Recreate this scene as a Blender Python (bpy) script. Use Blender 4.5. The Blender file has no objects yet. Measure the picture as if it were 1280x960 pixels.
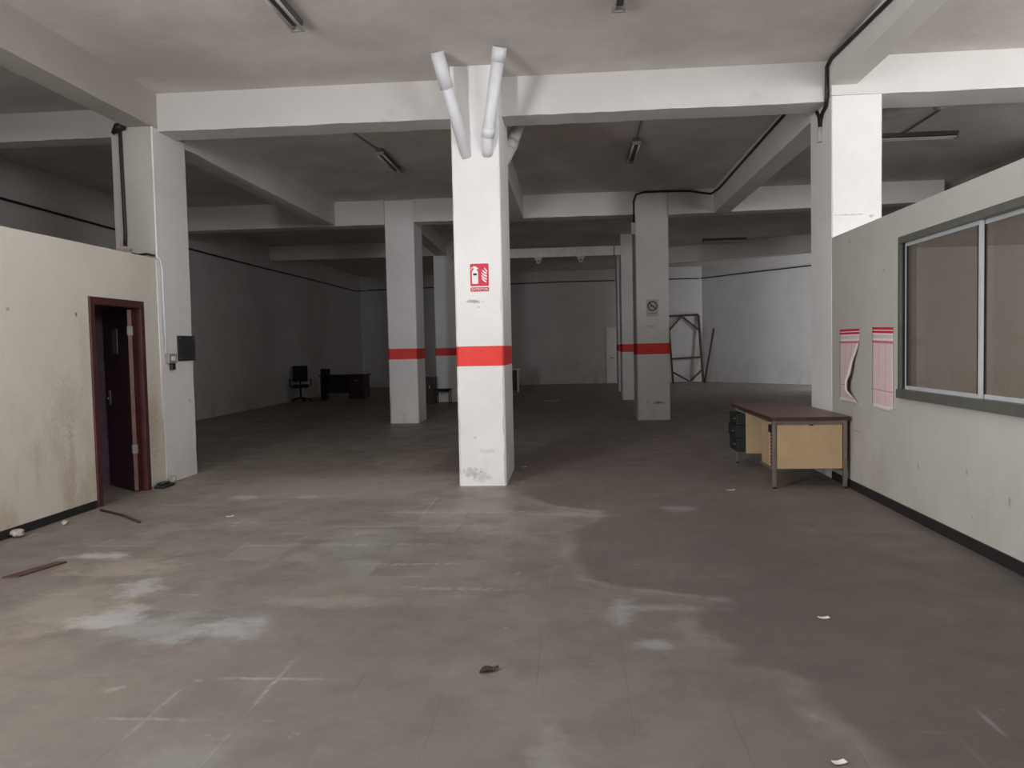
import bpy, bmesh, math, random
from mathutils import Vector, Matrix
random.seed(7)
PI = math.pi
S = bpy.context.scene
C = S.collection

# ------------------------------------------------------------------ materials
class NT:
    """small wrapper around a node tree"""
    def __init__(self, name):
        self.m = bpy.data.materials.new(name); self.m.use_nodes = True
        self.t = self.m.node_tree; self.t.nodes.clear()
        self.out = self.n('ShaderNodeOutputMaterial')
        self.b = self.n('ShaderNodeBsdfPrincipled')
        self.l(self.b.outputs[0], self.out.inputs[0])
        self._co = None
    def n(self, k, **kw):
        o = self.t.nodes.new(k)
        for a, v in kw.items(): setattr(o, a, v)
        return o
    def l(self, a, b): self.t.links.new(a, b)
    def put(self, sock, v):
        if v is None: return
        if hasattr(v, 'links') or hasattr(v, 'is_linked'): self.l(v, sock)
        else: sock.default_value = v
    @property
    def co(self):
        if self._co is None: self._co = self.n('ShaderNodeTexCoord').outputs['Object']
        return self._co
    def math(self, op, a, b=None, c=None, clamp=False):
        o = self.n('ShaderNodeMath', operation=op, use_clamp=clamp)
        for i, v in enumerate((a, b, c)): self.put(o.inputs[i], v)
        return o.outputs[0]
    def sep(self, v=None):
        o = self.n('ShaderNodeSeparateXYZ'); self.l(v or self.co, o.inputs[0]); return o.outputs
    def noise(self, scale, detail=5, rough=.55, vec=None, stretch=None, dist=0):
        v = vec or self.co
        if stretch:
            m = self.n('ShaderNodeMapping'); m.inputs['Scale'].default_value = stretch
            self.l(v, m.inputs[0]); v = m.outputs[0]
        o = self.n('ShaderNodeTexNoise'); self.l(v, o.inputs['Vector'])
        o.inputs['Scale'].default_value = scale; o.inputs['Detail'].default_value = detail
        o.inputs['Roughness'].default_value = rough; o.inputs['Distortion'].default_value = dist
        return o.outputs['Fac']
    def step(self, v, a, b, to0=0., to1=1.):
        o = self.n('ShaderNodeMapRange', interpolation_type='SMOOTHSTEP')
        self.put(o.inputs['Value'], v)
        o.inputs['From Min'].default_value = a; o.inputs['From Max'].default_value = b
        o.inputs['To Min'].default_value = to0; o.inputs['To Max'].default_value = to1
        return o.outputs[0]
    def mix(self, f, a, b, mode='MIX'):
        o = self.n('ShaderNodeMix', data_type='RGBA', blend_type=mode)
        self.put(o.inputs[0], f)
        self.put(o.inputs[6], a if not isinstance(a, tuple) else (*a[:3], 1))
        self.put(o.inputs[7], b if not isinstance(b, tuple) else (*b[:3], 1))
        return o.outputs[2]
    def bump(self, h, strength=.2, dist=.01):
        o = self.n('ShaderNodeBump'); o.inputs['Strength'].default_value = strength
        o.inputs['Distance'].default_value = dist; self.l(h, o.inputs['Height'])
        self.l(o.outputs[0], self.b.inputs['Normal'])
    def fin(self, col, rough=.6, metal=0., spec=None):
        self.put(self.b.inputs['Base Color'], (*col, 1) if isinstance(col, tuple) else col)
        self.put(self.b.inputs['Roughness'], rough); self.b.inputs['Metallic'].default_value = metal
        if spec is not None: self.b.inputs['Specular IOR Level'].default_value = spec
        return self.m

def rgb(r, g, b):
    f = lambda c: (c/255/12.92 if c/255 <= .04045 else ((c/255+.055)/1.055)**2.4)
    return (f(r), f(g), f(b))

def plain(name, col, rough=.5, metal=0., var=.12, scale=9, bump=.05):
    t = NT(name); n = t.noise(scale, 6)
    dark = tuple(c*(1-var) for c in col); lite = tuple(min(1, c*(1+var)) for c in col)
    c = t.mix(t.step(n, .3, .7), dark, lite)
    if bump: t.bump(t.noise(scale*6, 3), bump, .004)
    return t.fin(c, rough, metal)

def plaster(name, base, stain=rgb(150, 128, 96), grime=.25, smudge=.25, low=True, spots=True, lowtop=.9, marks=(), axis='x'):
    """painted plaster: blotches, brown damp near the floor, dark rubs and chips"""
    t = NT(name)
    x, y, z = t.sep()
    big = t.noise(.9, 6, .6); fine = t.noise(14, 6, .6)
    c = t.mix(t.step(big, .3, .75), tuple(v*.93 for v in base), tuple(min(1, v*1.04) for v in base))
    c = t.mix(t.math('MULTIPLY', t.step(fine, .45, .75), .12), c, tuple(v*.8 for v in base))
    streak = t.noise(1.3, 6, .65, stretch=(1.5, 1.5, .8))
    if low:
        h = t.step(t.math('ADD', z, t.math('MULTIPLY', t.math('SUBTRACT', t.noise(1.6, 5), .5), 1.8)), 0., lowtop, 1., 0.)
        f = t.math('MULTIPLY', h, t.step(streak, .40, .75))
        c = t.mix(t.math('MULTIPLY', f, grime*2.2, clamp=True), c, stain)
    sm = t.step(t.noise(1.5, 7, .68, stretch=(1, 1, 1.7)), .60, .76)
    c = t.mix(t.math('MULTIPLY', sm, smudge), c, tuple(v*.45 for v in base))
    if spots:
        sp = t.step(t.noise(7, 2, .4), .775, .80)
        c = t.mix(t.math('MULTIPLY', sp, .4), c, tuple(v*.35 for v in base))
    h = x if axis == 'x' else y
    if marks:
        wob = t.math('MULTIPLY', t.math('SUBTRACT', t.noise(30, 6, .75), .5), 3.4)
    for px, pz, rx, rz, amt, col in marks:      # single rubs, cracks and holes, each where it is
        ex = t.math('DIVIDE', t.math('SUBTRACT', h, px), rx); ez = t.math('DIVIDE', t.math('SUBTRACT', z, pz), rz)
        r = t.math('ADD', t.math('SQRT', t.math('ADD', t.math('MULTIPLY', ex, ex), t.math('MULTIPLY', ez, ez))), wob)
        c = t.mix(t.step(r, .3, 1.1, amt, 0.), c, col)
    t.bump(t.math('ADD', t.noise(5, 5), t.math('MULTIPLY', t.noise(40, 4), .35)), .25, .012)
    return t.fin(c, .75, spec=.25)

def floor_material():
    t = NT('worn_cement_tiles')
    x, y, z = t.sep()
    n1 = t.noise(.55, 7, .6); n2 = t.noise(2.6, 7, .62); n3 = t.noise(22, 5, .6)
    nb = t.noise(1.7, 6, .65); nq = t.noise(3.6, 7, .72, stretch=(1, 1.25, 1))
    wx = t.math('ADD', x, t.math('MULTIPLY', t.math('SUBTRACT', t.noise(1.2, 5, .6), .5), .8))
    base = t.mix(t.step(n1, .33, .68), rgb(125, 117, 108), rgb(140, 131, 121))
    base = t.mix(t.math('MULTIPLY', t.step(n2, .42, .66), .55), base, rgb(108, 100, 92))
    base = t.mix(t.math('MULTIPLY', t.step(n3, .5, .75), .22), base, rgb(154, 146, 136))
    # every 40 cm tile wears a little differently
    cx = t.math('FLOOR', t.math('DIVIDE', t.math('ADD', x, 2.58), .4)); cy = t.math('FLOOR', t.math('DIVIDE', t.math('SUBTRACT', y, 3.81), .4))
    comb = t.n('ShaderNodeCombineXYZ'); t.l(cx, comb.inputs[0]); t.l(cy, comb.inputs[1])
    wn = t.n('ShaderNodeTexWhiteNoise', noise_dimensions='2D'); t.l(comb.outputs[0], wn.inputs['Vector'])
    base = t.mix(t.math('MULTIPLY', wn.outputs['Value'], .10), base, rgb(116, 108, 103))
    # darker right of a ragged edge that runs from the middle column down to the lower right
    crv = t.n('ShaderNodeFloatCurve'); cm = crv.mapping; cu = cm.curves[0]
    prof = [(2.0, 1.35), (2.85, 1.0), (3.46, .92), (3.7, .62), (4.15, .6), (4.6, .72), (4.78, .3), (4.95, .02), (6.2, -.1), (6.6, .1), (6.98, .2), (7.4, -.35), (8.3, -.75), (9.5, -1.8)]
    pts = [((a-2.)/7.5, (b+2)/4) for a, b in prof]
    while len(cu.points) < len(pts): cu.points.new(.5, .5)
    for p, q in zip(cu.points, pts): p.location = q; p.handle_type = 'VECTOR'
    cm.update()
    t.l(t.math('DIVIDE', t.math('SUBTRACT', y, 2.), 7.5, clamp=True), crv.inputs['Value'])
    edge = t.math('SUBTRACT', t.math('MULTIPLY', crv.outputs[0], 4.), 2.)
    d = t.math('SUBTRACT', t.math('ADD', x, t.math('MULTIPLY', t.math('SUBTRACT', nb, .5), .5)), edge)
    base = t.mix(t.math('MULTIPLY', t.step(d, -.05, .14), .62), base, rgb(101, 91, 87))
    rim = t.math('MULTIPLY', t.step(t.math('ABSOLUTE', d), .0, .13, 1., 0.), t.step(t.noise(2.2, 5), .35, .6))
    rim = t.math('MULTIPLY', rim, t.step(y, 6.6, 8.4, 1., .0))
    base = t.mix(t.math('MULTIPLY', rim, .30), base, rgb(176, 168, 160))
    # joints
    def joint(v, off):
        f = t.math('FRACT', t.math('DIVIDE', t.math('ADD', v, off), .4))
        return t.math('MULTIPLY', t.math('MINIMUM', f, t.math('SUBTRACT', 1., f)), .4)
    wob = t.math('MULTIPLY', t.math('SUBTRACT', t.noise(9, 3), .5), .012)
    jx = t.math('ADD', joint(x, 2.58), wob); jy = t.math('ADD', joint(y, -3.81+4), wob)
    j = t.math('MINIMUM', jx, jy)
    jm = t.math('MULTIPLY', t.step(j, .001, .008, 1., 0.), t.step(t.noise(1.9, 4, .6), .40, .62))
    pale = t.math('MULTIPLY', t.step(t.noise(1.1, 4), .50, .66), t.step(x, -1.6, -.2, 1., .22))
    base = t.mix(t.math('MULTIPLY', jm, .2), base, rgb(100, 92, 87))
    jd = t.math('MULTIPLY', t.math('MAXIMUM', t.step(jy, .0, .022, 1., 0.), t.step(jx, .0, .018, .8, 0.)), pale)
    base = t.mix(t.math('MULTIPLY', jd, t.step(n3, .35, .6, .15, .6)), base, rgb(196, 190, 182))
    # spilt white paint and lime, each patch with a shape of its own
    def blob(px, py, rx, ry, col, amt, warp=.5):
        nonlocal base
        ex = t.math('DIVIDE', t.math('SUBTRACT', x, px), rx); ey = t.math('DIVIDE', t.math('SUBTRACT', y, py), ry)
        r = t.math('SQRT', t.math('ADD', t.math('MULTIPLY', ex, ex), t.math('MULTIPLY', ey, ey)))
        r = t.math('ADD', r, t.math('MULTIPLY', t.math('SUBTRACT', nq, .5), warp*6))
        r = t.math('ADD', r, t.math('MULTIPLY', t.math('SUBTRACT', n3, .5), warp*1.2))
        m = t.step(r, .2, 1.05, amt*.75, 0.)
        base = t.mix(m, base, col)
    W = rgb(200, 202, 203); G = rgb(172, 174, 171); P = rgb(192, 180, 160)
    blob(-3.38, 7.77, .22, .16, W, .85); blob(-2.76, 7.77, .2, .13, W, .95)
    blob(-3.6, 5.5, .3, .13, W, .8); blob(-2.83, 4.72, .16, .3, W, .65); blob(-2.66, 4.2, .24, .24, W, .65)
    blob(-2.3, 4.05, .5, .28, G, .6); blob(-1.85, 4.0, .24, .26, W, .5); blob(-1.45, 4.5, .5, .16, P, .35)
    blob(-3.2, 5.2, .55, .3, P, .55); blob(-3.0, 4.35, .5, .6, P, .4); blob(-3.2, 3.7, .6, .35, rgb(150, 132, 112), .3)
    blob(-1.7, 5.9, .55, .8, G, .32); blob(-1.25, 6.9, .5, .6, G, .22); blob(.4, 3.85, .12, .1, W, .45)
    blob(.25, 4.35, .12, .3, W, .4); blob(.5, 4.4, .35, .08, W, .32); blob(-.1, 6.9, .35, .12, W, .35); blob(.95, 7.1, .22, .2, W, .32)
    blob(.83, 4.55, .14, .1, G, .5); blob(-.1, 2.6, .12, .5, W, .28); blob(-1.5, 2.7, .25, .3, G, .3); blob(1.6, 3.1, .018, .16, W, .4, .1)
    blob(-4.35, 7.2, .28, .35, rgb(150, 128, 104), .45)
    blob(-2.6, 8.3, 2.0, 1.2, rgb(160, 151, 143), .9, .2)
    # tiles rubbed pale in rows left of the middle column
    tr = t.math('MULTIPLY', t.step(wn.outputs['Value'], .55, .7), t.step(n2, .38, .6))
    tr = t.math('MULTIPLY', tr, t.math('MULTIPLY', t.step(x, -3.0, -2.3), t.step(x, -.9, -.3, 1., 0.)))
    tr = t.math('MULTIPLY', tr, t.math('MULTIPLY', t.step(y, 4.2, 5.0), t.step(y, 7.2, 8.0, 1., 0.)))
    base = t.mix(t.math('MULTIPLY', tr, .35), base, rgb(166, 163, 156))
    for yy, xa, xb in ((6.45, -2.2, -.7), (5.85, -2.4, -.9), (5.3, -1.6, -.6), (7.0, -1.9, -.2), (4.75, -1.3, -.2)):
        ln = t.step(t.math('ABSOLUTE', t.math('ADD', t.math('SUBTRACT', y, yy), t.math('MULTIPLY', t.math('SUBTRACT', nq, .5), .12))), .012, .04, 1., 0.)
        ln = t.math('MULTIPLY', ln, t.math('MULTIPLY', t.step(x, xa, xa+.3), t.step(x, xb-.3, xb, 1., 0.)))
        base = t.mix(t.math('MULTIPLY', t.math('MULTIPLY', ln, t.step(n3, .4, .6)), .4), base, rgb(190, 184, 175))
    # brush scrapes and chalky scuffs
    sc = t.step(t.noise(1.0, 6, .7, stretch=(1.2, 9, 1)), .62, .72)
    base = t.mix(t.math('MULTIPLY', t.math('MULTIPLY', sc, t.step(y, 3.4, 8.5, .0, .5)), t.step(y, 10, 16, 1., 0.)), base, rgb(172, 165, 157))
    sc2 = t.step(t.noise(6, 3, .5), .70, .73)
    base = t.mix(t.math('MULTIPLY', sc2, .28), base, rgb(186, 180, 171))
    # light balance painted in: floor darker near the street, lighter deeper in and right
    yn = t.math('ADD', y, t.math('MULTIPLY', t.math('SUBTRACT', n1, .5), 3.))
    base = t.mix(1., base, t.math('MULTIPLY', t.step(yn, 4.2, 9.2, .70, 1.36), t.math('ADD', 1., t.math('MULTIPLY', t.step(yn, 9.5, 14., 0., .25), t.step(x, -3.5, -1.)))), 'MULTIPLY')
    t.bump(t.math('ADD', t.math('MULTIPLY', n3, .4), t.math('SUBTRACT', n2, t.math('MULTIPLY', jm, .5))), .25, .006)
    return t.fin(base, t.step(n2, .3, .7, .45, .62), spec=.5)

def ceiling_material():
    t = NT('smoke_stained_ceiling')
    n = t.noise(.8, 7, .62); base = rgb(226, 221, 215)
    c = t.mix(t.step(n, .35, .7), rgb(206, 199, 192), base)
    soot = t.step(t.noise(2.6, 7, .7, stretch=(1, 2.2, 1)), .60, .74)
    c = t.mix(t.math('MULTIPLY', soot, .22), c, rgb(134, 126, 120))
    chips = t.step(t.noise(5.5, 4, .6), .74, .76)
    c = t.mix(t.math('MULTIPLY', chips, .5), c, rgb(240, 236, 230))
    t.bump(t.math('ADD', t.noise(2.5, 5), t.math('MULTIPLY', chips, .5)), .25, .02)
    return t.fin(c, .85, spec=.15)

M = {}
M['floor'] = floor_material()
M['ceiling'] = ceiling_material()
M['column'] = plaster('whitewashed_column', rgb(238, 236, 233), rgb(168, 152, 128), .22, .16, lowtop=.5)
DK = rgb(96, 92, 92)
M['column_rubbed'] = plaster('whitewashed_column_rubbed', rgb(238, 236, 233), rgb(168, 152, 128), .22, .16, lowtop=.5, marks=[(-.06, 2.0, .09, .02, .6, DK), (.0, 1.94, .012, .012, .6, DK), (-.12, .15, .13, .06, .4, rgb(140, 134, 138)), (-.02, .10, .12, .07, .3, rgb(140, 134, 138)), (.08, 1.45, .01, .01, .5, DK), (.06, .38, .12, .03, .18, DK)])
M['column_scrawled'] = plaster('whitewashed_column_scrawled', rgb(238, 236, 233), rgb(168, 152, 128), .22, .16, lowtop=.5, marks=[(.10, .34, .13, .035, .7, DK), (-.12, .36, .03, .02, .5, DK), (-.03, 1.85, .12, .03, .3, DK)])
M['column_cracked'] = plaster('whitewashed_column_cracked', rgb(238, 236, 233), rgb(168, 152, 128), .22, .16, lowtop=.5, marks=[(-.08, 2.84, .2, .006, .55, DK), (.15, 2.82, .03, .02, .4, DK)])
M['beige'] = plaster('dimmed_beige_paint', rgb(184, 178, 170), smudge=.16, low=False, spots=False)  # beige with shade mixed in, for the left beam and left column front
M['beam_dim'] = plaster('dimmed_beam_paint', rgb(208, 205, 200), smudge=.2, low=False, spots=False)  # darker copy of the beam paint, toning down the overlit front beams
M['beam'] = plaster('whitewashed_beam', rgb(225, 222, 216), smudge=.16, low=False, spots=False)
M['cream'] = plaster('cream_partition_paint', rgb(222, 215, 202), rgb(152, 128, 92), .34, .13, lowtop=1.5, axis='y', marks=[(7.11, 1.9, .018, .03, .8, rgb(70, 60, 55)), (6.21, 1.91, .03, .018, .6, rgb(150, 110, 80)), (6.9, 1.05, .25, .35, .22, rgb(150, 130, 98)), (6.95, .5, .06, .5, .3, rgb(160, 128, 84)), (8.4, .75, .14, .6, .35, rgb(166, 136, 92)), (7.2, 1.5, .1, .5, .18, rgb(166, 136, 92))])
M['greywall'] = plaster('grey_white_partition_paint', rgb(192, 189, 180), rgb(146, 134, 112), .14, .10, lowtop=1.2, axis='y', marks=[(6.54, .47, .016, .035, .55, DK), (5.76, .54, .016, .03, .4, DK), (5.21, .43, .014, .035, .6, DK), (7.26, 2.12, .03, .012, .5, DK), (5.68, .23, .012, .02, .4, DK), (7.9, .6, .16, .012, .3, DK), (8.3, 1.5, .2, .5, .2, rgb(170, 150, 120))])
M['wall'] = plaster('bare_painted_wall', rgb(204, 201, 197), rgb(130, 120, 110), .2, .30, lowtop=1.2)
M['purple'] = plain('violet_wall_paint', rgb(126, 98, 120), .8)
M['red'] = plain('red_band_paint', rgb(232, 52, 40), .55, var=.07, scale=5)
M['black'] = plain('black_rubber', rgb(27, 26, 26), .5)
M['base'] = plain('black_skirting_paint', rgb(34, 32, 32), .55)
M['door'] = plain('dark_red_varnish', rgb(74, 38, 36), .38, var=.2, scale=6)
M['leaf'] = plain('dark_brown_varnish', rgb(88, 58, 58), .4, var=.2, scale=6)
M['edge'] = plain('raw_door_edge', rgb(128, 92, 86), .5)
M['steel'] = plain('brushed_steel', rgb(170, 168, 165), .3, .9)
M['alu'] = plain('anodised_aluminium', rgb(214, 216, 218), .35, .25, .05)
M['alud'] = plain('dull_aluminium', rgb(112, 112, 104), .42, .35, .08)
M['gasket'] = plain('black_gasket', rgb(22, 24, 25), .6)
M['pvc'] = plain('white_pvc', rgb(224, 224, 225), .4, var=.03)
M['pvcg'] = plain('grey_white_pvc', rgb(196, 196, 192), .45, var=.05)
M['panel'] = plain('black_metal_panel', rgb(46, 47, 48), .45, .2)
M['greyplastic'] = plain('grey_plastic', rgb(150, 147, 138), .5)
M['white'] = plain('white_plastic', rgb(228, 226, 222), .5, var=.03)
M['signred'] = plain('sign_red', rgb(206, 36, 58), .4, var=.05)
M['signwhite'] = plain('sign_white', rgb(238, 234, 232), .4, var=.02)
M['ink'] = plain('black_ink', rgb(36, 36, 38), .5)
M['deskcream'] = plain('cream_enamel_steel', rgb(190, 164, 128), .42, var=.07, scale=4)
M['desktop'] = plain('brown_laminate', rgb(122, 92, 82), .4, var=.12, scale=7)
M['desktopedge'] = plain('dark_laminate_edge', rgb(72, 46, 40), .45)
M['desksteel'] = plain('worn_grey_steel', rgb(138, 128, 118), .42, .55)
M['darkgreen'] = plain('dark_green_enamel', rgb(34, 38, 37), .5)
M['rust'] = plain('rusty_iron', rgb(82, 56, 48), .7, .2, .25)
M['darkwood'] = plain('dark_wood', rgb(54, 38, 34), .6, var=.25)
M['fabric'] = plain('black_fabric', rgb(26, 25, 26), .85)
M['paper'] = plain('paper', rgb(225, 220, 212), .7, var=.04)
M['rail'] = plain('painted_steel_rail', rgb(240, 234, 225), .5, var=.08)
M['rubble'] = plain('crumbled_mortar', rgb(170, 160, 146), .9, var=.25, scale=20)
M['tube'] = plain('frosted_lamp_tube', rgb(215, 215, 212), .35, var=.02)
M['lamp'] = plain('grey_lamp_housing', rgb(96, 90, 85), .5, .2)
M['leafdead'] = plain('dead_leaf_brown', rgb(62, 48, 38), .8)

def poster_mat():
    t = NT('faded_red_print')
    uv = t.n('ShaderNodeTexCoord').outputs['UV']; s = t.sep(uv); u, v = s[0], s[1]
    paper = rgb(238, 228, 222)
    rows = t.step(t.math('PINGPONG', t.math('MULTIPLY', v, 46.), .5), .12, .30)
    words = t.step(t.noise(1., 4, .7, vec=uv, stretch=(26, 150, 1)), .40, .55)
    cols = t.step(t.math('ABSOLUTE', t.math('SUBTRACT', t.math('FRACT', t.math('MULTIPLY', u, 3.)), .5)), .455, .49)
    inn = t.math('MULTIPLY', t.step(v, .05, .06), t.step(v, .80, .81, 1., 0.))
    f = t.math('MULTIPLY', t.math('MULTIPLY', rows, words), inn)
    c = t.mix(t.math('MULTIPLY', inn, .34), paper, rgb(228, 180, 180))
    c = t.mix(t.math('MULTIPLY', f, .42), c, rgb(204, 128, 136))
    c = t.mix(t.math('MULTIPLY', t.math('MULTIPLY', cols, inn), .5), c, rgb(176, 96, 104))
    def band(a, b, col, k=1.):
        nonlocal c
        m = t.math('MULTIPLY', t.step(v, a, a+.006), t.step(v, b-.006, b, 1., 0.))
        c = t.mix(t.math('MULTIPLY', m, k), c, col)
    band(.92, .955, rgb(205, 40, 72)); band(.96, 1.0, rgb(205, 40, 72)); band(.80, .835, rgb(196, 92, 104), .9); band(.225, .24, rgb(170, 78, 88), .8)
    g = t.math('MULTIPLY', t.step(v, .86, .865), t.step(v, .90, .905, 1., 0.))
    c = t.mix(t.math('MULTIPLY', t.math('MULTIPLY', g, words), .5), c, rgb(140, 120, 120))
    return t.fin(c, .6)
M['poster'] = poster_mat()

def glass_mat():
    m = bpy.data.materials.new('dusty_window_glass'); m.use_nodes = True; t = m.node_tree; t.nodes.clear()
    o = t.nodes.new('ShaderNodeOutputMaterial'); mx = t.nodes.new('ShaderNodeMixShader'); mx2 = t.nodes.new('ShaderNodeMixShader')
    tr = t.nodes.new('ShaderNodeBsdfTransparent'); gl = t.nodes.new('ShaderNodeBsdfGlossy'); df = t.nodes.new('ShaderNodeBsdfDiffuse')
    tr.inputs[0].default_value = (.86, .84, .82, 1); gl.inputs['Roughness'].default_value = .03
    nz = t.nodes.new('ShaderNodeTexNoise'); nz.inputs['Scale'].default_value = 1.3; nz.inputs['Detail'].default_value = 5
    tc = t.nodes.new('ShaderNodeTexCoord'); t.links.new(tc.outputs['Object'], nz.inputs['Vector'])
    mr = t.nodes.new('ShaderNodeMapRange'); mr.inputs['To Min'].default_value = .12; mr.inputs['To Max'].default_value = .24
    t.links.new(nz.outputs['Fac'], mr.inputs['Value'])
    df.inputs[0].default_value = (*rgb(150, 138, 128), 1)
    fr = t.nodes.new('ShaderNodeLayerWeight'); fr.inputs['Blend'].default_value = .3; pw = t.nodes.new('ShaderNodeMath'); pw.operation = 'POWER'; pw.inputs[1].default_value = 3.
    t.links.new(fr.outputs['Facing'], pw.inputs[0]); t.links.new(pw.outputs[0], mx.inputs[0]); t.links.new(tr.outputs[0], mx.inputs[1]); t.links.new(gl.outputs[0], mx.inputs[2])
    t.links.new(mr.outputs[0], mx2.inputs[0]); t.links.new(mx.outputs[0], mx2.inputs[1]); t.links.new(df.outputs[0], mx2.inputs[2])
    t.links.new(mx2.outputs[0], o.inputs[0]); return m
M['glass'] = glass_mat()

# ------------------------------------------------------------------ mesh helpers
class MB:
    def __init__(self): self.bm = bmesh.new(); self.mi = 0; self.smooth = False
    def face(self, vs):
        try: f = self.bm.faces.new(vs); f.material_index = self.mi; f.smooth = self.smooth; return f
        except ValueError: return None
    def box(self, x0, x1, y0, y1, z0, z1, mtx=None, bevel=0):
        b = bmesh.new(); bmesh.ops.create_cube(b, size=1)
        for v in b.verts:
            v.co = Vector(((x0+x1)/2+v.co.x*(x1-x0), (y0+y1)/2+v.co.y*(y1-y0), (z0+z1)/2+v.co.z*(z1-z0)))
        if bevel: bmesh.ops.bevel(b, geom=b.edges[:], offset=bevel, segments=2, affect='EDGES', profile=.5)
        self.merge(b, mtx); return self
    def merge(self, b, mtx=None):
        mp = {}
        for v in b.verts: mp[v] = self.bm.verts.new(mtx @ v.co if mtx else v.co)
        for f in b.faces: self.face([mp[v] for v in f.verts])
        b.free()
    def hexa(self, c):
        """eight corners: bottom ring then top ring"""
        v = [self.bm.verts.new(p) for p in c]
        for q in ((3, 2, 1, 0), (4, 5, 6, 7), (0, 1, 5, 4), (1, 2, 6, 5), (2, 3, 7, 6), (3, 0, 4, 7)): self.face([v[i] for i in q])
        return self
    def tube(self, pts, r, n=12, smooth=True, caps=True, square=False):
        pts = [Vector(p) for p in pts]; rs = r if isinstance(r, (list, tuple)) else [r]*len(pts)
        self.smooth = smooth and not square
        rings = []; up = None; k = 4 if square else n
        for i, p in enumerate(pts):
            a = (pts[i]-pts[i-1]).normalized() if i else None
            b = (pts[i+1]-pts[i]).normalized() if i < len(pts)-1 else None
            d = (a+b).normalized() if a and b else (a or b)
            if up is None:
                up = Vector((0, 0, 1)) if abs(d.z) < .9 else Vector((0, 1, 0))
            s = d.cross(up).normalized(); up = s.cross(d).normalized()
            sc = 1/max(.5, d.dot(b)) if a and b else 1
            rings.append([self.bm.verts.new(p+(s*math.cos(2*PI*j/k+PI/4*square)+up*math.sin(2*PI*j/k+PI/4*square))*rs[i]*(1.414 if square else 1)) for j in range(k)])
        for A, B in zip(rings, rings[1:]):
            for j in range(k): self.face([A[j], A[(j+1) % k], B[(j+1) % k], B[j]])
        self.smooth = False
        if caps: self.face(rings[0][::-1]); self.face(rings[-1])
        return self
    def prism(self, poly, fn, d0, d1):
        """extrude a 2-D outline; fn(u, v, d) gives the point"""
        A = [self.bm.verts.new(fn(u, v, d0)) for u, v in poly]; B = [self.bm.verts.new(fn(u, v, d1)) for u, v in poly]
        self.face(A[::-1]); self.face(B); n = len(poly)
        for i in range(n): self.face([A[i], A[(i+1) % n], B[(i+1) % n], B[i]])
        return self

def world_loc(o):
    v = Vector((0, 0, 0))
    while o: v += o.location; o = o.parent
    return v

def tag(o, label=None, cat=None, group=None, kind=None):
    if label: o['label'] = label
    if cat: o['category'] = cat
    if group: o['group'] = group
    if kind: o['kind'] = kind
    return o

def obj(name, mb, mats, parent=None, origin=None, recalc=True):
    bm = mb.bm
    if recalc: bmesh.ops.recalc_face_normals(bm, faces=bm.faces[:])
    me = bpy.data.meshes.new(name); 
    if parent is not None: sh = world_loc(parent); loc = Vector((0, 0, 0))
    elif origin == 'world': sh = Vector((0, 0, 0)); loc = sh
    else:
        xs = [v.co for v in bm.verts]
        sh = Vector(((min(v.x for v in xs)+max(v.x for v in xs))/2, (min(v.y for v in xs)+max(v.y for v in xs))/2, min(v.z for v in xs))); loc = sh.copy()
    for v in bm.verts: v.co -= sh
    bm.to_mesh(me); bm.free()
    o = bpy.data.objects.new(name, me); C.objects.link(o); o.location = loc
    if parent is not None: o.parent = parent
    for m in (mats if isinstance(mats, (list, tuple)) else [mats]): me.materials.append(m if not isinstance(m, str) else M[m])
    return o

def thing(name, label, cat, loc, group=None):
    o = bpy.data.objects.new(name, None); C.objects.link(o); o.location = loc; o.empty_display_size = .1
    return tag(o, label, cat, group)

def dup(root, loc, label, rotz=None):
    r = root.copy(); C.objects.link(r); r.location = loc; r['label'] = label
    if rotz is not None: r.rotation_euler.z = rotz
    for ch in list(root.children):
        c = ch.copy(); C.objects.link(c); c.parent = r
        for g in ch.children:
            d = g.copy(); C.objects.link(d); d.parent = c
    return r

def struct(name, mb, mat, parent=None):
    o = obj(name, mb, mat, parent, origin='world')
    if parent is None: o['kind'] = 'structure'
    return o

def text_mesh(name, body, size, mat, parent, mtx, depth=.001):
    cu = bpy.data.curves.new(name, 'FONT'); cu.body = body; cu.size = size; cu.align_x = 'CENTER'; cu.align_y = 'CENTER'; cu.extrude = depth
    tmp = bpy.data.objects.new(name, cu); C.objects.link(tmp)
    bpy.context.view_layer.update()
    me = bpy.data.meshes.new_from_object(tmp.evaluated_get(bpy.context.evaluated_depsgraph_get()))
    bpy.data.objects.remove(tmp); bpy.data.curves.remove(cu)
    me.transform(mtx); me.transform(Matrix.Translation(-world_loc(parent)))
    me.materials.clear(); me.materials.append(M[mat])
    o = bpy.data.objects.new(name, me); C.objects.link(o); o.parent = parent; return o

# ------------------------------------------------------------------ the setting
ZC = 4.5; LX = -4.72; FY = -1.1
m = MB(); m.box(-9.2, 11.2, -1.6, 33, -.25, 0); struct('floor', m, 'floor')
RL = (-3.5, 1.5, 3.8, 5.4)      # opening added for overhead fill on the front bay, nearer than the picture shows
m = MB(); m.box(-9.2, 11.2, -1.6, RL[2], ZC, ZC+.25); m.box(-9.2, 11.2, RL[3], 33, ZC, ZC+.25); m.box(-9.2, RL[0], RL[2], RL[3], ZC, ZC+.25); m.box(RL[1], 11.2, RL[2], RL[3], ZC, ZC+.25)
struct('ceiling', m, 'ceiling')
m = MB(); m.box(-8.8, -8.5, 1.6, 31.3, 0, ZC); m.box(-8.8, LX-.1, 1.4, 1.6, 0, ZC); struct('wall_left', m, 'wall')
m = MB(); m.box(-8.8, 5.1, 31, 31.3, 0, ZC); struct('wall_back', m, 'wall')
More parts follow.
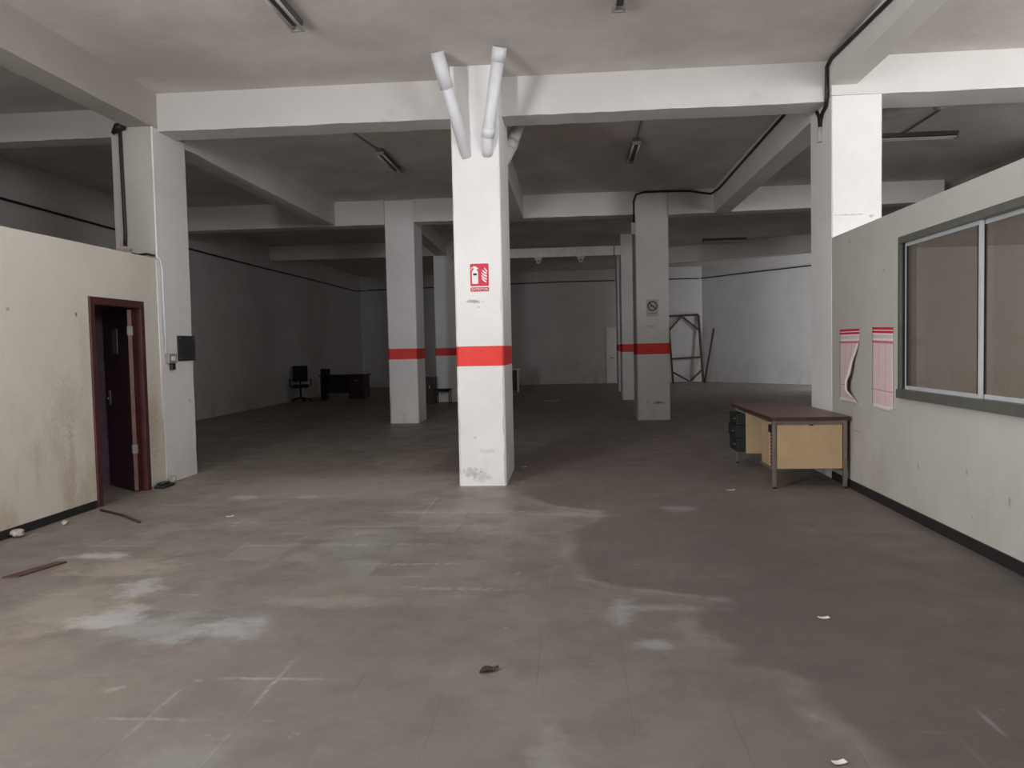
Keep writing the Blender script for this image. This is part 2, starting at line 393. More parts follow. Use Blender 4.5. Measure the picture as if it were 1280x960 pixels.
m = MB(); m.hexa([(5.1, 31, 0), (10.6, 24.4, 0), (10.85, 24.6, 0), (5.3, 31.3, 0), (5.1, 31, ZC), (10.6, 24.4, ZC), (10.85, 24.6, ZC), (5.3, 31.3, ZC)])
struct('wall_back_right', m, 'wall')
def wall_y(m, x0, x1, y0, y1, holes):
    """wall along y with holes (hy0, hy1, hz0, hz1)"""
    ys = sorted({y0, y1, *[h[0] for h in holes], *[h[1] for h in holes]})
    for a, b in zip(ys, ys[1:]):
        z = 0
        for h in sorted((h for h in holes if h[0] <= a and h[1] >= b), key=lambda h: h[2]):
            if h[2] > z: m.box(x0, x1, a, b, z, h[2])
            z = h[3]
        if z < ZC: m.box(x0, x1, a, b, z, ZC)
W1 = (2.0, 6.8, 2.7, 4.3); W2 = (9.6, 12.3, 1.2, 4.0); W3 = (2.0, 6.8, .9, 2.25)  # unseen openings added for fill from the right
m = MB(); wall_y(m, 7.4, 7.7, -1.2, 22.6, [W1, W2, W3])  # far stretch lengthened as a shield between yard light and back wall
# rear doorway to the side yard, off to the right near the far end
m.box(7.7, 8.0, 18.7, 19, 0, ZC); m.box(8.0, 10.3, 18.7, 19, 3.4, ZC); m.box(10.3, 10.8, 18.7, 19, 0, ZC); m.box(10.5, 10.8, 19, 24.7, 0, ZC)
struct('wall_right', m, 'wall')
# left office: partition with doorway, its rear wall and flat roof
DY0, DY1, DZ = 7.30, 8.27, 2.09
# its first stretch ends at an added corner doorway, chamfered to aim light inward
CA, CB = Vector((LX, 1.15, 0)), Vector((-3.92, .25, 0))      # the chamfer line
CD = (CB-CA).normalized(); CN = Vector((-CD.y, CD.x, 0)); CL = (CB-CA).length; CZ = 4.05
m = MB(); m.box(LX-.1, LX, CA.y, 1.6, 0, ZC); m.box(LX-.1, LX, 1.6, DY0, 0, 2.6); m.box(LX-.1, LX, DY1, 8.62, 0, 2.6); m.box(LX-.1, LX, DY0, DY1, DZ, 2.6)
struct('wall_left_partition', m, 'cream')
def cham(a, b, z0, z1):
    p, q = CA+CD*a, CA+CD*b; o_ = CN*-.12
    m.hexa([(v.x, v.y, z) for z in (z0, z1) for v in (p, q, q+o_, p+o_)])
m = MB(); cham(0, .3, 0, ZC); cham(CL-.3, CL, 0, ZC); cham(.3, CL-.3, CZ, ZC); m.box(CB.x-.1, CB.x, FY, CB.y, 0, ZC)
struct('wall_corner_added', m, 'cream')
m = MB(); m.box(-8.5, -5.23, 8.62, 8.7, 0, 2.6); struct('wall_left_partition_rear', m, 'purple')
m = MB(); m.box(-8.5, LX-.1, 1.6, 8.62, 2.5, 2.58); struct('ceiling_left_office', m, 'wall')
m = MB(); m.box(LX, LX+.012, 1.2, DY0-.02, 0, .075); struct('baseboard_left', m, 'base')
# street front behind the camera with a high opening and an added office one
def wall_x(m, x0, x1, y0, y1, holes):
    """wall along x with holes (hx0, hx1, hz0, hz1); holes above one another share their x range"""
    xs = sorted({x0, x1, *[h[0] for h in holes], *[h[1] for h in holes]})
    for a, b in zip(xs, xs[1:]):
        z = 0
        for h in sorted((h for h in holes if h[0] <= a and h[1] >= b), key=lambda h: h[2]):
            if h[2] > z: m.box(a, b, y0, y1, z, h[2])
            z = h[3]
        if z < ZC: m.box(a, b, y0, y1, z, ZC)
OPEN_C = (3.4, 7.1, 2.7, 4.35); OPEN_F = (3.4, 7.1, .9, 2.3)  # lower opening added to brighten the office
m = MB(); wall_x(m, CB.x-.1, 7.7, FY-.25, FY, [OPEN_C, OPEN_F]); struct('wall_front', m, 'wall')

# right office: partition with the window opening, rear wall and flat roof
RX = 2.8; PR = 8.64
WY0, WY1, WZ0, WZ1 = 4.20, 6.87, 1.00, 2.36
m = MB(); m.box(RX, RX+.1, FY, WY0, 0, 2.6); m.box(RX, RX+.1, WY1, PR, 0, 2.6); m.box(RX, RX+.1, WY0, WY1, 0, WZ0); m.box(RX, RX+.1, WY0, WY1, WZ1, 2.6)
struct('wall_right_partition', m, 'greywall')
m = MB(); m.box(3.36, 7.4, 8.5, 8.6, 0, 2.55); struct('wall_right_partition_rear', m, 'cream')
m = MB(); m.box(RX+.1, 7.4, FY, 8.5, 2.45, 2.52); struct('ceiling_right_office', m, 'wall')
m = MB(); m.box(RX-.014, RX, FY, PR-.02, 0, .085); struct('baseboard_right', m, 'base')

# window in the right partition
m = MB(); d0, d1 = RX-.03, RX+.11
f = .055
m.box(d0, d1, WY0, WY1, WZ1-f, WZ1); m.box(d0-.015, d1, WY0, WY1, WZ0, WZ0+.075)
m.box(d0, d1, WY1-.035, WY1, WZ0+.075, WZ1-f); m.box(d0, d1, WY0, WY0+.035, WZ0+.075, WZ1-f)
win = struct('window_1', m, 'alud')
def sash(y0, y1, xo, name):
    z0, z1 = WZ0+.075, WZ1-f
    s = MB(); w = .032
    s.box(xo-.012, xo+.012, y0, y0+w, z0, z1, bevel=.003); s.box(xo-.012, xo+.012, y1-w, y1, z0, z1, bevel=.003)
    s.box(xo-.011, xo+.011, y0+w, y1-w, z0, z0+.03); s.box(xo-.011, xo+.011, y0+w, y1-w, z1-.03, z1)
    so = struct('sash', s, 'alu', win)
    g = MB(); 
    for a in (y0+w, y1-w-.012): g.box(xo-.013, xo+.009, a, a+.012, z0+.03, z1-.03)
    struct('gasket', g, 'gasket', so)
    p = MB(); p.box(xo-.003, xo+.003, y0+w, y1-w, z0+.03, z1-.03); struct('glass_pane', p, 'glass', so)
sash(5.60, WY1-.05, RX+.02, 'far'); sash(WY0+.035, 5.66, RX+.05, 'near')
g = MB(); g.box(RX-.005, RX+.06, WY1-.05, WY1-.036, WZ0+.075, WZ1-f); struct('gasket', g, 'gasket', win)

# door in the left partition
m = MB(); fw = .075
m.box(LX-.12, LX+.02, DY0, DY0+fw, 0, DZ, bevel=.004); m.box(LX-.12, LX+.02, DY1-fw, DY1, 0, DZ, bevel=.004); m.box(LX-.12, LX+.02, DY0+fw, DY1-fw, DZ-fw, DZ, bevel=.004)
m.box(LX-.12, LX-.06, DY1-fw-.02, DY1-fw, 0, DZ-fw)
dr = struct('door_1', m, 'door')
hy, hx = DY1-fw-.03, LX-.10
ang = math.atan2(.40, -.50)
DM = Matrix.Translation((hx, hy, 0)) @ Matrix.Rotation(ang, 4, 'Z')
LW = .68
m = MB(); m.box(0, LW, -.02, .02, .012, 2.0, DM); lf = struct('door_leaf', m, 'leaf', dr)
m = MB(); m.box(-.012, 0, -.021, .021, .012, 2.0, DM); e = struct('leaf_edge', m, 'edge', lf); e['label'] = 'pale worn edge of the door leaf'
m = MB(); m.box(.30, .44, .02, .026, 1.52, 1.80, DM); struct('door_notice', m, 'greyplastic', lf)
m = MB(); m.tube([DM @ Vector(p) for p in ((.60, .02, 1.02), (.60, .07, 1.02), (.50, .07, 1.02))], .009, 8); m.box(.575, .625, .02, .028, .94, 1.1, DM); struct('door_handle', m, 'steel', lf)
for z in (.42, 1.72):
    m = MB(); m.box(-.02, .012, -.03, .03, z, z+.1, DM); struct('hinge', m, 'greyplastic', lf)
# door at the back wall
m = MB(); m.box(1.35, 2.35, 30.95, 31, 0, 2.2); d2 = struct('door_2', m, 'white')
m = MB(); m.box(1.44, 2.26, 30.93, 30.955, .01, 2.12); d2l = struct('door_leaf', m, 'white', d2)
m = MB(); m.tube([(1.52, 30.93, 1.0), (1.52, 30.88, 1.0), (1.64, 30.88, 1.0)], .012, 8); struct('door_handle', m, 'black', d2l)

# ------------------------------------------------------------------ columns
BAND = (1.305, 1.52)
def column(x0, x1, y0, y1, label, band=True, top=ZC-.002, seed=1, front=None, mat='column'):
    rnd = random.Random(seed); m = MB()
    zs = [0.]
    while zs[-1] < top-.09: zs.append(zs[-1]+.075)
    zs[-1] = top
    if band:
        zs = [z for z in zs if abs(z-BAND[0]) > .03 and abs(z-BAND[1]) > .03]+list(BAND); zs.sort()
    rings = []; ch = [.012]*4
    for z in zs:
        r = []
        for k, (cx, cy, sx, sy) in enumerate(((x0, y0, 1, 1), (x1, y0, -1, 1), (x1, y1, -1, -1), (x0, y1, 1, -1))):
            ch[k] = .6*ch[k]+.4*(.006+abs(rnd.gauss(0, .015 if z < 2.2 else .006))+(.012*rnd.random() if z < .35 else 0))
            c = min(ch[k], .035)
            a, b = (cx+sx*c*1., cy), (cx, cy+sy*c)
            if (sx > 0) == (sy > 0): a, b = b, a
            # wind the ring counter-clockwise
            r += [m.bm.verts.new((*q, z)) for q in (a, b)]
        rings.append(r)
    for (A, B, za, zb) in zip(rings, rings[1:], zs, zs[1:]):
        m.mi = 1 if band and za >= BAND[0]-1e-4 and zb <= BAND[1]+1e-4 else 0
        for j in range(8): m.face([A[j], A[(j+1) % 8], B[(j+1) % 8], B[j]])
    m.mi = 0; m.face(rings[0][::-1]); m.face(rings[-1])
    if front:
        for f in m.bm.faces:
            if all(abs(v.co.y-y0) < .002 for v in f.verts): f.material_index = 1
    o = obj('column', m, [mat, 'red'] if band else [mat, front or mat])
    return tag(o, label, 'column', 'concrete columns', 'thing')
column(-1.25, -.735, 8.35, 9.5, 'nearest white column with the red extinguisher sign and two pipes at its top', seed=3, mat='column_rubbed')
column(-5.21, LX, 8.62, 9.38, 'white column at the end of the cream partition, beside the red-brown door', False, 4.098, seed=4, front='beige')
column(RX, 3.32, PR, 9.38, 'bright white column at the end of the windowed partition, behind the desk', False, 4.098, seed=5, mat='column_cracked')
column(-3.72, -3.13, 15.55, 16.4, 'red-banded column between the dark left bay and the nearest column', seed=6)
column(1.28, 1.92, 15.55, 16.4, 'red-banded column carrying the round no smoking sign', seed=7, mat='column_scrawled')
column(-3.84, -3.2, 21.7, 22.5, 'far red-banded column behind the small dark stool', seed=8)
column(1.36, 1.98, 21.4, 22.2, 'far red-banded column half hidden behind the column with the no smoking sign', seed=9)
column(1.49, 2.1, 25.5, 26.3, 'farthest column, a thin strip seen beside the back wall door', seed=10)

# ------------------------------------------------------------------ beams
def beam(pts, w, z0, z1, label, zb=None, side=1, mat='beam'):
    """beam from pts[0] to pts[1] (its near/right face line), width w to the far side"""
    (xa, ya), (xb, yb) = pts; zb = zb or z0
    d = Vector((xb-xa, yb-ya, 0)).normalized(); n = Vector((-d.y, d.x, 0))*w*side
    m = MB(); N = 26
    rnd = random.Random(len(label)); rows = []
    for i in range(N+1):
        t = i/N; p = Vector((xa+(xb-xa)*t, ya+(yb-ya)*t, 0)); z = z0+(zb-z0)*t+rnd.gauss(0, .0025)
        q = p+n
        rows.append([m.bm.verts.new(c) for c in ((p.x, p.y, z), (q.x, q.y, z), (q.x, q.y, z1), (p.x, p.y, z1))])
    for A, B in zip(rows, rows[1:]):
        for j in range(4): m.face([A[j], A[(j+1) % 4], B[(j+1) % 4], B[j]])
    m.face(rows[0][::-1]); m.face(rows[-1])
    return tag(obj('ceiling_beam', m, mat), label, 'beam', 'ceiling beams', 'thing')
Z1 = 4.07
beam(((LX, 8.75), (-1.25, 8.75)), .40, Z1, ZC, 'white cross beam from the left column to the nearest column', mat='beam_dim')
beam(((-.735, 8.75), (RX, 8.75)), .40, Z1, ZC, 'white cross beam from the nearest column to the right column', mat='beam_dim')
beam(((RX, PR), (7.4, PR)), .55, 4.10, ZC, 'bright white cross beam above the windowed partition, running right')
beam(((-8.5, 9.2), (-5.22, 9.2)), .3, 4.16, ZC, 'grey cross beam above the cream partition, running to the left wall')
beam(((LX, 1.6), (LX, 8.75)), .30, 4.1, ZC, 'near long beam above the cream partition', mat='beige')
beam(((RX, FY), (RX, PR)), .26, 4.21, ZC, 'long beam along the ceiling above the windowed partition, carrying the black cable', side=-1)
beam(((LX, 9.4), (LX, 15.5)), .30, 4.03, ZC, 'dim long beam behind the left column')
beam(((-.91, 9.5), (-.91, 15.5)), .30, 4.03, ZC, 'long beam behind the nearest column, mostly hidden by it')
beam(((RX, 9.4), (RX, 15.5)), .30, 4.03, ZC, 'long beam with a black cable behind the right column', side=-1)
beam(((-8.5, 15.5), (-3.72, 15.5)), .4, 4.02, ZC, 'dim second-row beam left of the second-row column')
beam(((-3.13, 15.5), (1.28, 15.5)), .4, 4.05, ZC, 'second-row beam between the two second-row columns')
beam(((1.92, 15.5), (7.1, 15.5)), .4, 4.02, ZC, 'pale second-row beam right of the no smoking column', zb=4.1)
beam(((-3.28, 16.42), (-3.45, 21.68)), .3, 4.1, ZC, 'short long-way beam from the left second-row column to the far stool column')
beam(((-8.5, 21.6), (-3.84, 21.6)), .4, 4.1, ZC, 'faint far beam over the dark corner with the office chair')
beam(((2.2, 25.05), (9.8, 20.9)), .35, 4.0, ZC, 'slanting grey beam in the far right bay')

# pale rail with two hooks hung between the far columns
t = thing('hanging_rail', 'pale horizontal steel rail with two hook plates between the far columns', 'rail', (-.98, 21.5, 3.94))
m = MB(); m.box(-3.2, 1.36, 21.42, 21.55, 3.945, 4.2, bevel=.01); obj('rail', m, 'rail', t)
for hx_ in (-.88, .28):
    m = MB(); fn = lambda u, v, d: Vector((hx_+u, d, 3.945+v))
    pl = [(-.12, .0), (-.06, -.1), (-.05, -.16), (.05, -.16), (.06, -.1), (.12, .0)]
    m.prism(pl, fn, 21.46, 21.48); h = obj('hook_plate', m, 'pvcg', t)
    m = MB(); m.tube([(hx_, 21.455, 3.85), (hx_, 21.445, 3.85)], .025, 10); obj('eye', m, 'black', h)
m = MB(); m.box(1.18, 1.2, 21.41, 21.56, 3.94, 4.205); obj('rail_joint', m, 'rust', t)

# ------------------------------------------------------------------ pipes on the nearest column
def arc(a, b, c, n=6):
    a, b, c = map(Vector, (a, b, c)); return [a*(1-s)**2+b*2*s*(1-s)+c*s*s for s in [i/n for i in range(n+1)]]
def pipe(label, pts, r, couple, mat='pvc'):
    t = thing('drain_pipe', label, 'pipe', tuple(pts[-1]), 'drain pipes at the column head')
    m = MB(); m.tube(pts, r, 18); obj('pipe', m, mat, t)
    for a, b in couple:
        m = MB(); m.tube([a, b], r*1.13, 18); obj('coupling', m, mat, t)
    return t
A = Vector((-1.31, 7.93, 4.5)); B = Vector((-1.10, 8.36, 3.60)); d = (B-A).normalized()
pipe('white plastic drain pipe slanting down from ceiling into the left side of the nearest column', [A, B+d*.06], .063, [(A, A+d*.36)])
A2 = Vector((-.665, 7.87, 4.5)); B2 = Vector((-.83, 8.22, 3.80)); d2v = (B2-A2).normalized()
pipe('white plastic drain pipe with an elbow entering the right side of the nearest column', [A2, B2]+arc(B2, B2+d2v*.12, (-.86, 8.31, 3.64), 5)[1:]+[Vector((-.862, 8.38, 3.57))], .065,
     [(A2, A2+d2v*.14), (B2-d2v*.02, B2+d2v*.09)])
A3 = Vector((-.50, 9.75, 4.5)); B3 = Vector((-.70, 9.55, 3.95)); 
pipe('grey drain pipe with an elbow on the back of the nearest column, under the beam', [A3, B3]+arc(B3, B3+(B3-A3)*.25, (-.78, 9.5, 3.76), 4)[1:]+[Vector((-.85, 9.46, 3.70))], .075, [(B3-(B3-A3)*.1, B3+(B3-A3)*.1)], 'pvcg')

# duct pipe above the right office
t = thing('ceiling_pipe', 'pale thick pipe running under the ceiling behind the bright cross beam', 'pipe', (4.4, 10.2, 4.38))
P0, P1 = Vector((3.0, 11.25, 4.38)), Vector((5.2, 9.55, 4.38)); dd = (P1-P0).normalized()
m = MB(); m.tube([P0, P1], .07, 16); obj('pipe', m, 'pvcg', t)
m = MB(); m.tube([P0+dd*1.9, P0+dd*2.0], .082, 16); obj('coupling', m, 'pvcg', t)

# ------------------------------------------------------------------ strip lamps
def strip_lamp(loc, label, rotz=0., L=1.25):
    t = thing('strip_lamp', label, 'ceiling lamp', loc, 'strip lamps on the ceiling')
    x, y, z = loc
    m = MB(); m.box(x-.05, x+.05, y-L/2, y+L/2, z-.055, z, bevel=.006); obj('housing', m, 'lamp', t)
    for s in (-1, 1):
        m = MB(); m.tube([(x+s*.045, y-L/2+.03, z-.085), (x+s*.045, y+L/2-.03, z-.085)], .014, 10); obj('lamp_tube', m, 'tube', t)
    for s in (-1, 1):
        m = MB(); e = y+s*(L/2-.02); m.box(x-.065, x+.065, e-.015, e+.015, z-.10, z-.05, bevel=.004); obj('lamp_socket', m, 'greyplastic', t)
    t.rotation_euler.z = rotz
    return t
L0 = strip_lamp((-2.43, 6.42, ZC), 'twin tube strip lamp cut by the top edge of the photo, on the left')
dup(L0, (.46, 6.38, ZC), 'twin tube strip lamp barely showing at the top edge, right of centre')
dup(L0, (-2.81, 12.15, ZC), 'dim strip lamp on the ceiling between left column and second-row beam')
dup(L0, (.99, 12.15, ZC), 'dim strip lamp on the ceiling above the no smoking column')
dup(L0, (5.02, 11.92, ZC), 'strip lamp seen through the gap right of the bright white column', PI/2)
dup(L0, (4.42, 22.9, ZC), 'faint strip lamp at the slanting beam in the far right bay', PI/2)
t = thing('bulkhead_lamp', 'short pale lamp on the ceiling just left of the bright white column', 'ceiling lamp', (3.3, 12.1, ZC))
m = MB(); m.box(3.14, 3.46, 12.05, 12.15, ZC-.03, ZC, bevel=.006); obj('housing', m, 'white', t)
m = MB(); m.box(3.17, 3.43, 12.06, 12.14, ZC-.07, ZC-.03, bevel=.012); obj('diffuser', m, 'tube', t)

# ------------------------------------------------------------------ cables and conduits
def cable(label, pts, r=.014, mat='black', name='cable', cat='cable', n=8):
    m = MB(); m.tube(pts, r, n); return tag(obj(name, m, mat), label, cat)
x = RX-.016
t = thing('cable_run', 'thick black cable along the near right beam and down the bright column', 'cable', (x, 8.97, 3.7))
m = MB(); m.tube([(x, 3.0, 4.40), (x, 5.0, 4.40), (x, 7.1, 4.42), (x-.002, 8.60, 4.475), (x-.01, 8.715, 4.43), (x-.01, 8.715, 4.12), (x-.008, 8.76, 4.03), (x-.004, 8.89, 3.99), (x, 8.96, 3.92), (x, 8.97, 3.82)], .021, 10); obj('cable', m, 'black', t)
m = MB(); m.tube([(x-.004, 9.10, 4.16), (x, 9.09, 4.06), (x, 9.01, 3.98), (x, 8.985, 3.84)], .02, 10); obj('cable_branch', m, 'black', t)
m = MB(); m.tube([(x, 8.975, 3.86), (x, 8.975, 3.70)], [.03, .033], 12); obj('end_cap', m, 'pvcg', t)
t = thing('cable_run', 'black cable along the rear long beam and second-row beam to the no smoking column', 'cable', (2.0, 15.4, 3.7))
m = MB(); m.tube([(x, 9.2, 4.43), (x, 11, 4.42), (x, 13, 4.40), (x, 14.9, 4.38), (x-.06, 15.43, 4.38), (2.3, 15.47, 4.46), (1.8, 15.475, 4.47), (1.45, 15.49, 4.47), (1.3, 15.49, 4.43), (1.255, 15.5, 4.3), (1.25, 15.52, 3.86)], .02, 8); obj('cable', m, 'black', t)
m = MB(); m.box(1.2, 1.28, 15.5, 15.6, 3.66, 3.9, bevel=.01); obj('clamp', m, 'pvcg', t)
t = thing('cable_run', 'black cable down the front of the left column into mortar on the partition top', 'cable', (-5.09, 8.6, 2.6))
m = MB(); m.tube([(-5.11, 8.60, 4.12), (-5.085, 8.60, 4.05), (-5.08, 8.603, 3.4), (-5.075, 8.603, 2.9), (-5.085, 8.6, 2.66)], .02, 8); obj('cable', m, 'black', t)
m = MB(); m.tube([(-5.16, 8.58, 4.02), (-5.1, 8.58, 4.09), (-5.02, 8.56, 4.09)], [.02, .05, .045], 10); obj('cable_bundle', m, 'black', t)
m = MB(); m.tube([(-5.03, 8.59, 2.672), (-4.93, 8.585, 2.648), (-4.82, 8.585, 2.655), (-4.73, 8.585, 2.632)], .012, 8); obj('cable_tail', m, 'black', t)
b = bmesh.new(); bmesh.ops.create_icosphere(b, subdivisions=3, radius=.085)
for v in b.verts: v.co = Vector((v.co.x*1.25, v.co.y*.35, v.co.z*.62))*(1+.22*math.sin(v.co.x*60)*math.cos(v.co.z*70)); v.co += Vector((-5.1, 8.575, 2.69))
m = MB(); m.merge(b); tag(obj('mortar_lump', m, 'rubble'), 'grey lump of mortar on the partition top at the left column', 'mortar')
cable('black cable along the bare left wall', [(-8.475, 1.8, 3.92), (-8.475, 6, 3.9), (-8.475, 11.1, 3.89), (-8.475, 14, 3.86), (-8.475, 20, 3.84), (-8.475, 26, 3.86), (-8.47, 30.2, 3.85), (-8.3, 30.97, 3.9)], .02)
cable('black cable along the back wall', [(-8.2, 30.975, 3.92), (-5, 30.975, 3.97), (-.4, 30.975, 4.05), (2, 30.975, 4.04), (5.0, 30.96, 4.03)], .02)
dx, dy = 5.5/8.6, -6.6/8.6
cable('black cable along the slanting far right wall', [(5.08-.02, 30.96, 4.03), (6.6, 29.13, 4.05), (8.3, 27.1, 4.06), (10.3, 24.7, 4.06)], .02)
cable('thin conduit on the ceiling leading to the dim lamp behind the left cross beam', [(-2.95, 9.2, 4.49), (-2.95, 10.6, 4.49), (-2.84, 11.5, 4.485)], .011, 'greyplastic', 'conduit', 'conduit')
cable('thin conduit on the ceiling leading to the lamp right of the bright column', [(4.98, 9.3, 4.49), (4.87, 10.4, 4.49), (4.86, 11.87, 4.485)], .011, 'greyplastic', 'conduit', 'conduit')
cable('thin conduit on the ceiling leading to the lamp above the no smoking column', [(.97, 9.2, 4.49), (.98, 11.5, 4.485)], .009, 'greyplastic', 'conduit', 'conduit')

# ------------------------------------------------------------------ left column fittings
t = thing('conduit', 'white wall conduit running down from partition top to the grey switch', 'conduit', (LX+.012, 8.72, 1.5))
m = MB(); m.tube([(LX+.004, 8.60, 2.62), (LX+.014, 8.655, 2.6), (LX+.014, 8.69, 2.5), (LX+.014, 8.70, 1.52)], .012, 8); obj('tube', m, 'pvc', t)
m = MB(); m.tube([(LX+.008, 8.585, 2.58), (LX+.008, 8.585, .75)], .008, 8); obj('thin_tube', m, 'pvc', t)
t = thing('light_switch', 'small grey switch box on the left column beside the dark panel', 'switch', (LX, 8.78, 1.33))
m = MB(); m.box(LX, LX+.055, 8.70, 8.88, 1.40, 1.51, bevel=.008); obj('switch_box', m, 'greyplastic', t)
m = MB(); m.box(LX, LX+.04, 8.79, 8.87, 1.32, 1.40, bevel=.006); o = obj('socket', m, 'ink', t); o['label'] = 'black socket under the grey box'
m = MB(); m.box(LX+.055, LX+.062, 8.75, 8.83, 1.43, 1.48); obj('rocker', m, 'white', t)
t = thing('metal_panel', 'black metal panel on the right side of the left column', 'panel', (LX, 9.2, 1.42))
m = MB(); m.box(LX, LX+.02, 8.99, 9.40, 1.42, 1.725, bevel=.003); obj('panel', m, 'panel', t)
for (yy, zz) in ((9.02, 1.45), (9.36, 1.45), (9.02, 1.69), (9.36, 1.69)):
    m = MB(); m.tube([(LX+.018, yy, zz), (LX+.025, yy, zz)], .008, 8); obj('screw', m, 'steel', t)

# ------------------------------------------------------------------ signs
def rrect(x0, x1, z0, z1, r, n=5):
    out = []
    for cx, cz, a0 in ((x1-r, z1-r, 0), (x0+r, z1-r, 90), (x0+r, z0+r, 180), (x1-r, z0+r, 270)):
        for i in range(n+1):
            a = math.radians(a0+90*i/n); out.append((cx+r*math.cos(a), cz+r*math.sin(a)))
    return out
FX = lambda u, v, d: Vector((u, d, v))
sx0, sx1, sy = -1.078, -.878, 8.35
t = thing('fire_extinguisher_sign', 'red and white fire extinguisher sign on the nearest column', 'sign', (-.978, sy, 2.1))
m = MB(); m.prism(rrect(sx0-.01, sx1+.01, 2.095, 2.415, .012), FX, sy-.004, sy); obj('sign_board', m, 'signwhite', t)
m = MB(); m.prism(rrect(sx0, sx1, 2.165, 2.405, .012), FX, sy-.007, sy-.004); red = obj('red_field', m, 'signred', t)
m = MB(); y0, y1 = sy-.0095, sy-.0068
bx, bw = -1.026, .033
e4 = .0003
m.prism(rrect(bx-bw, bx+bw, 2.19, 2.315, .01), FX, y0, y1)
m.prism([(bx-bw, 2.305), (bx+bw, 2.305), (bx+bw, 2.318), (bx+.016, 2.345), (bx-.016, 2.345), (bx-bw, 2.318)], FX, y0-e4, y1)
m.prism([(bx-.012, 2.34), (bx+.012, 2.34), (bx+.012, 2.36), (bx-.012, 2.36)], FX, y0-2*e4, y1)
m.prism([(bx-.02, 2.355), (bx+.035, 2.345), (bx+.037, 2.353), (bx+.01, 2.375), (bx-.018, 2.378)], FX, y0-3*e4, y1)
m.tube([(bx-.015, sy-.008, 2.37), (bx-.036, sy-.008, 2.36), (bx-.044, sy-.008, 2.335)], .005, 6)
obj('extinguisher_pictogram', m, 'signwhite', red)
m = MB(); m.prism(rrect(bx-.02, bx+.02, 2.28, 2.302, .003), FX, y0-.0014, y0); obj('pictogram_label', m, 'ink', red)
m = MB()
for k, (fx, fz, ln) in enumerate(((-.905, 2.20, .05), (-.900, 2.228, .06), (-.898, 2.258, .06), (-.90, 2.288, .05), (-.895, 2.312, .03))):
    a = [(fx, fz), (fx-ln*.45, fz+.012), (fx-ln*.85, fz+.034), (fx-ln, fz+.055), (fx-ln*.72, fz+.045), (fx-ln*.35, fz+.028), (fx+.002, fz+.016)]
    m.prism(a, FX, y0, y1)
obj('flame_pictogram', m, 'signwhite', red)
m = MB(); m.prism(rrect(sx0, sx1, 2.107, 2.152, .006), FX, sy-.007, sy-.004); cap = obj('caption_field', m, 'signred', t)
text_mesh('caption', 'EXTINTOR', .036, 'signwhite', cap, Matrix.Translation((-.978, sy-.008, 2.129)) @ Matrix.Rotation(PI/2, 4, 'X') @ Matrix.Scale(1.02, 4, (1, 0, 0)))

t = thing('no_smoking_sign', 'small white no smoking sign with a black ring on a second-row column', 'sign', (1.6, 15.55, 2.06))
m = MB(); m.prism(rrect(1.475, 1.715, 2.05, 2.385, .01), FX, 15.545, 15.55); bd = obj('sign_board', m, 'pvcg', t)
m = MB(); cx, cz, R0, R1 = 1.595, 2.255, .075, .1
N = 32
ring = [[m.bm.verts.new((cx+r*math.cos(2*PI*i/N), yy, cz+r*math.sin(2*PI*i/N))) for i in range(N)] for r, yy in ((R0, 15.54), (R1, 15.54), (R1, 15.546), (R0, 15.546))]
for a in range(4):
    for i in range(N): m.face([ring[a][i], ring[a][(i+1) % N], ring[(a+1) % 4][(i+1) % N], ring[(a+1) % 4][i]])
s = .062
m.prism([(cx-s-.008, cz+s-.008), (cx-s+.008, cz+s+.008), (cx+s+.008, cz-s+.008), (cx+s-.008, cz-s-.008)], FX, 15.54, 15.546)
obj('prohibition_ring', m, 'ink', bd)
m = MB(); m.prism([(cx-.055, cz-.012), (cx+.03, cz-.012), (cx+.03, cz+.006), (cx-.055, cz+.006)], FX, 15.541, 15.546); m.prism([(cx+.036, cz-.012), (cx+.05, cz-.012), (cx+.05, cz+.006), (cx+.036, cz+.006)], FX, 15.541, 15.546)
m.tube([(cx+.045, 15.543, cz+.012), (cx+.04, 15.543, cz+.03), (cx+.055, 15.543, cz+.045)], .005, 6); obj('cigarette_pictogram', m, 'ink', bd)
m = MB()
for k in range(3): m.prism([(1.51+.062*k, 2.105), (1.56+.062*k, 2.105), (1.56+.062*k, 2.12), (1.51+.062*k, 2.12)], FX, 15.543, 15.546)
obj('caption_line', m, 'lamp', bd)

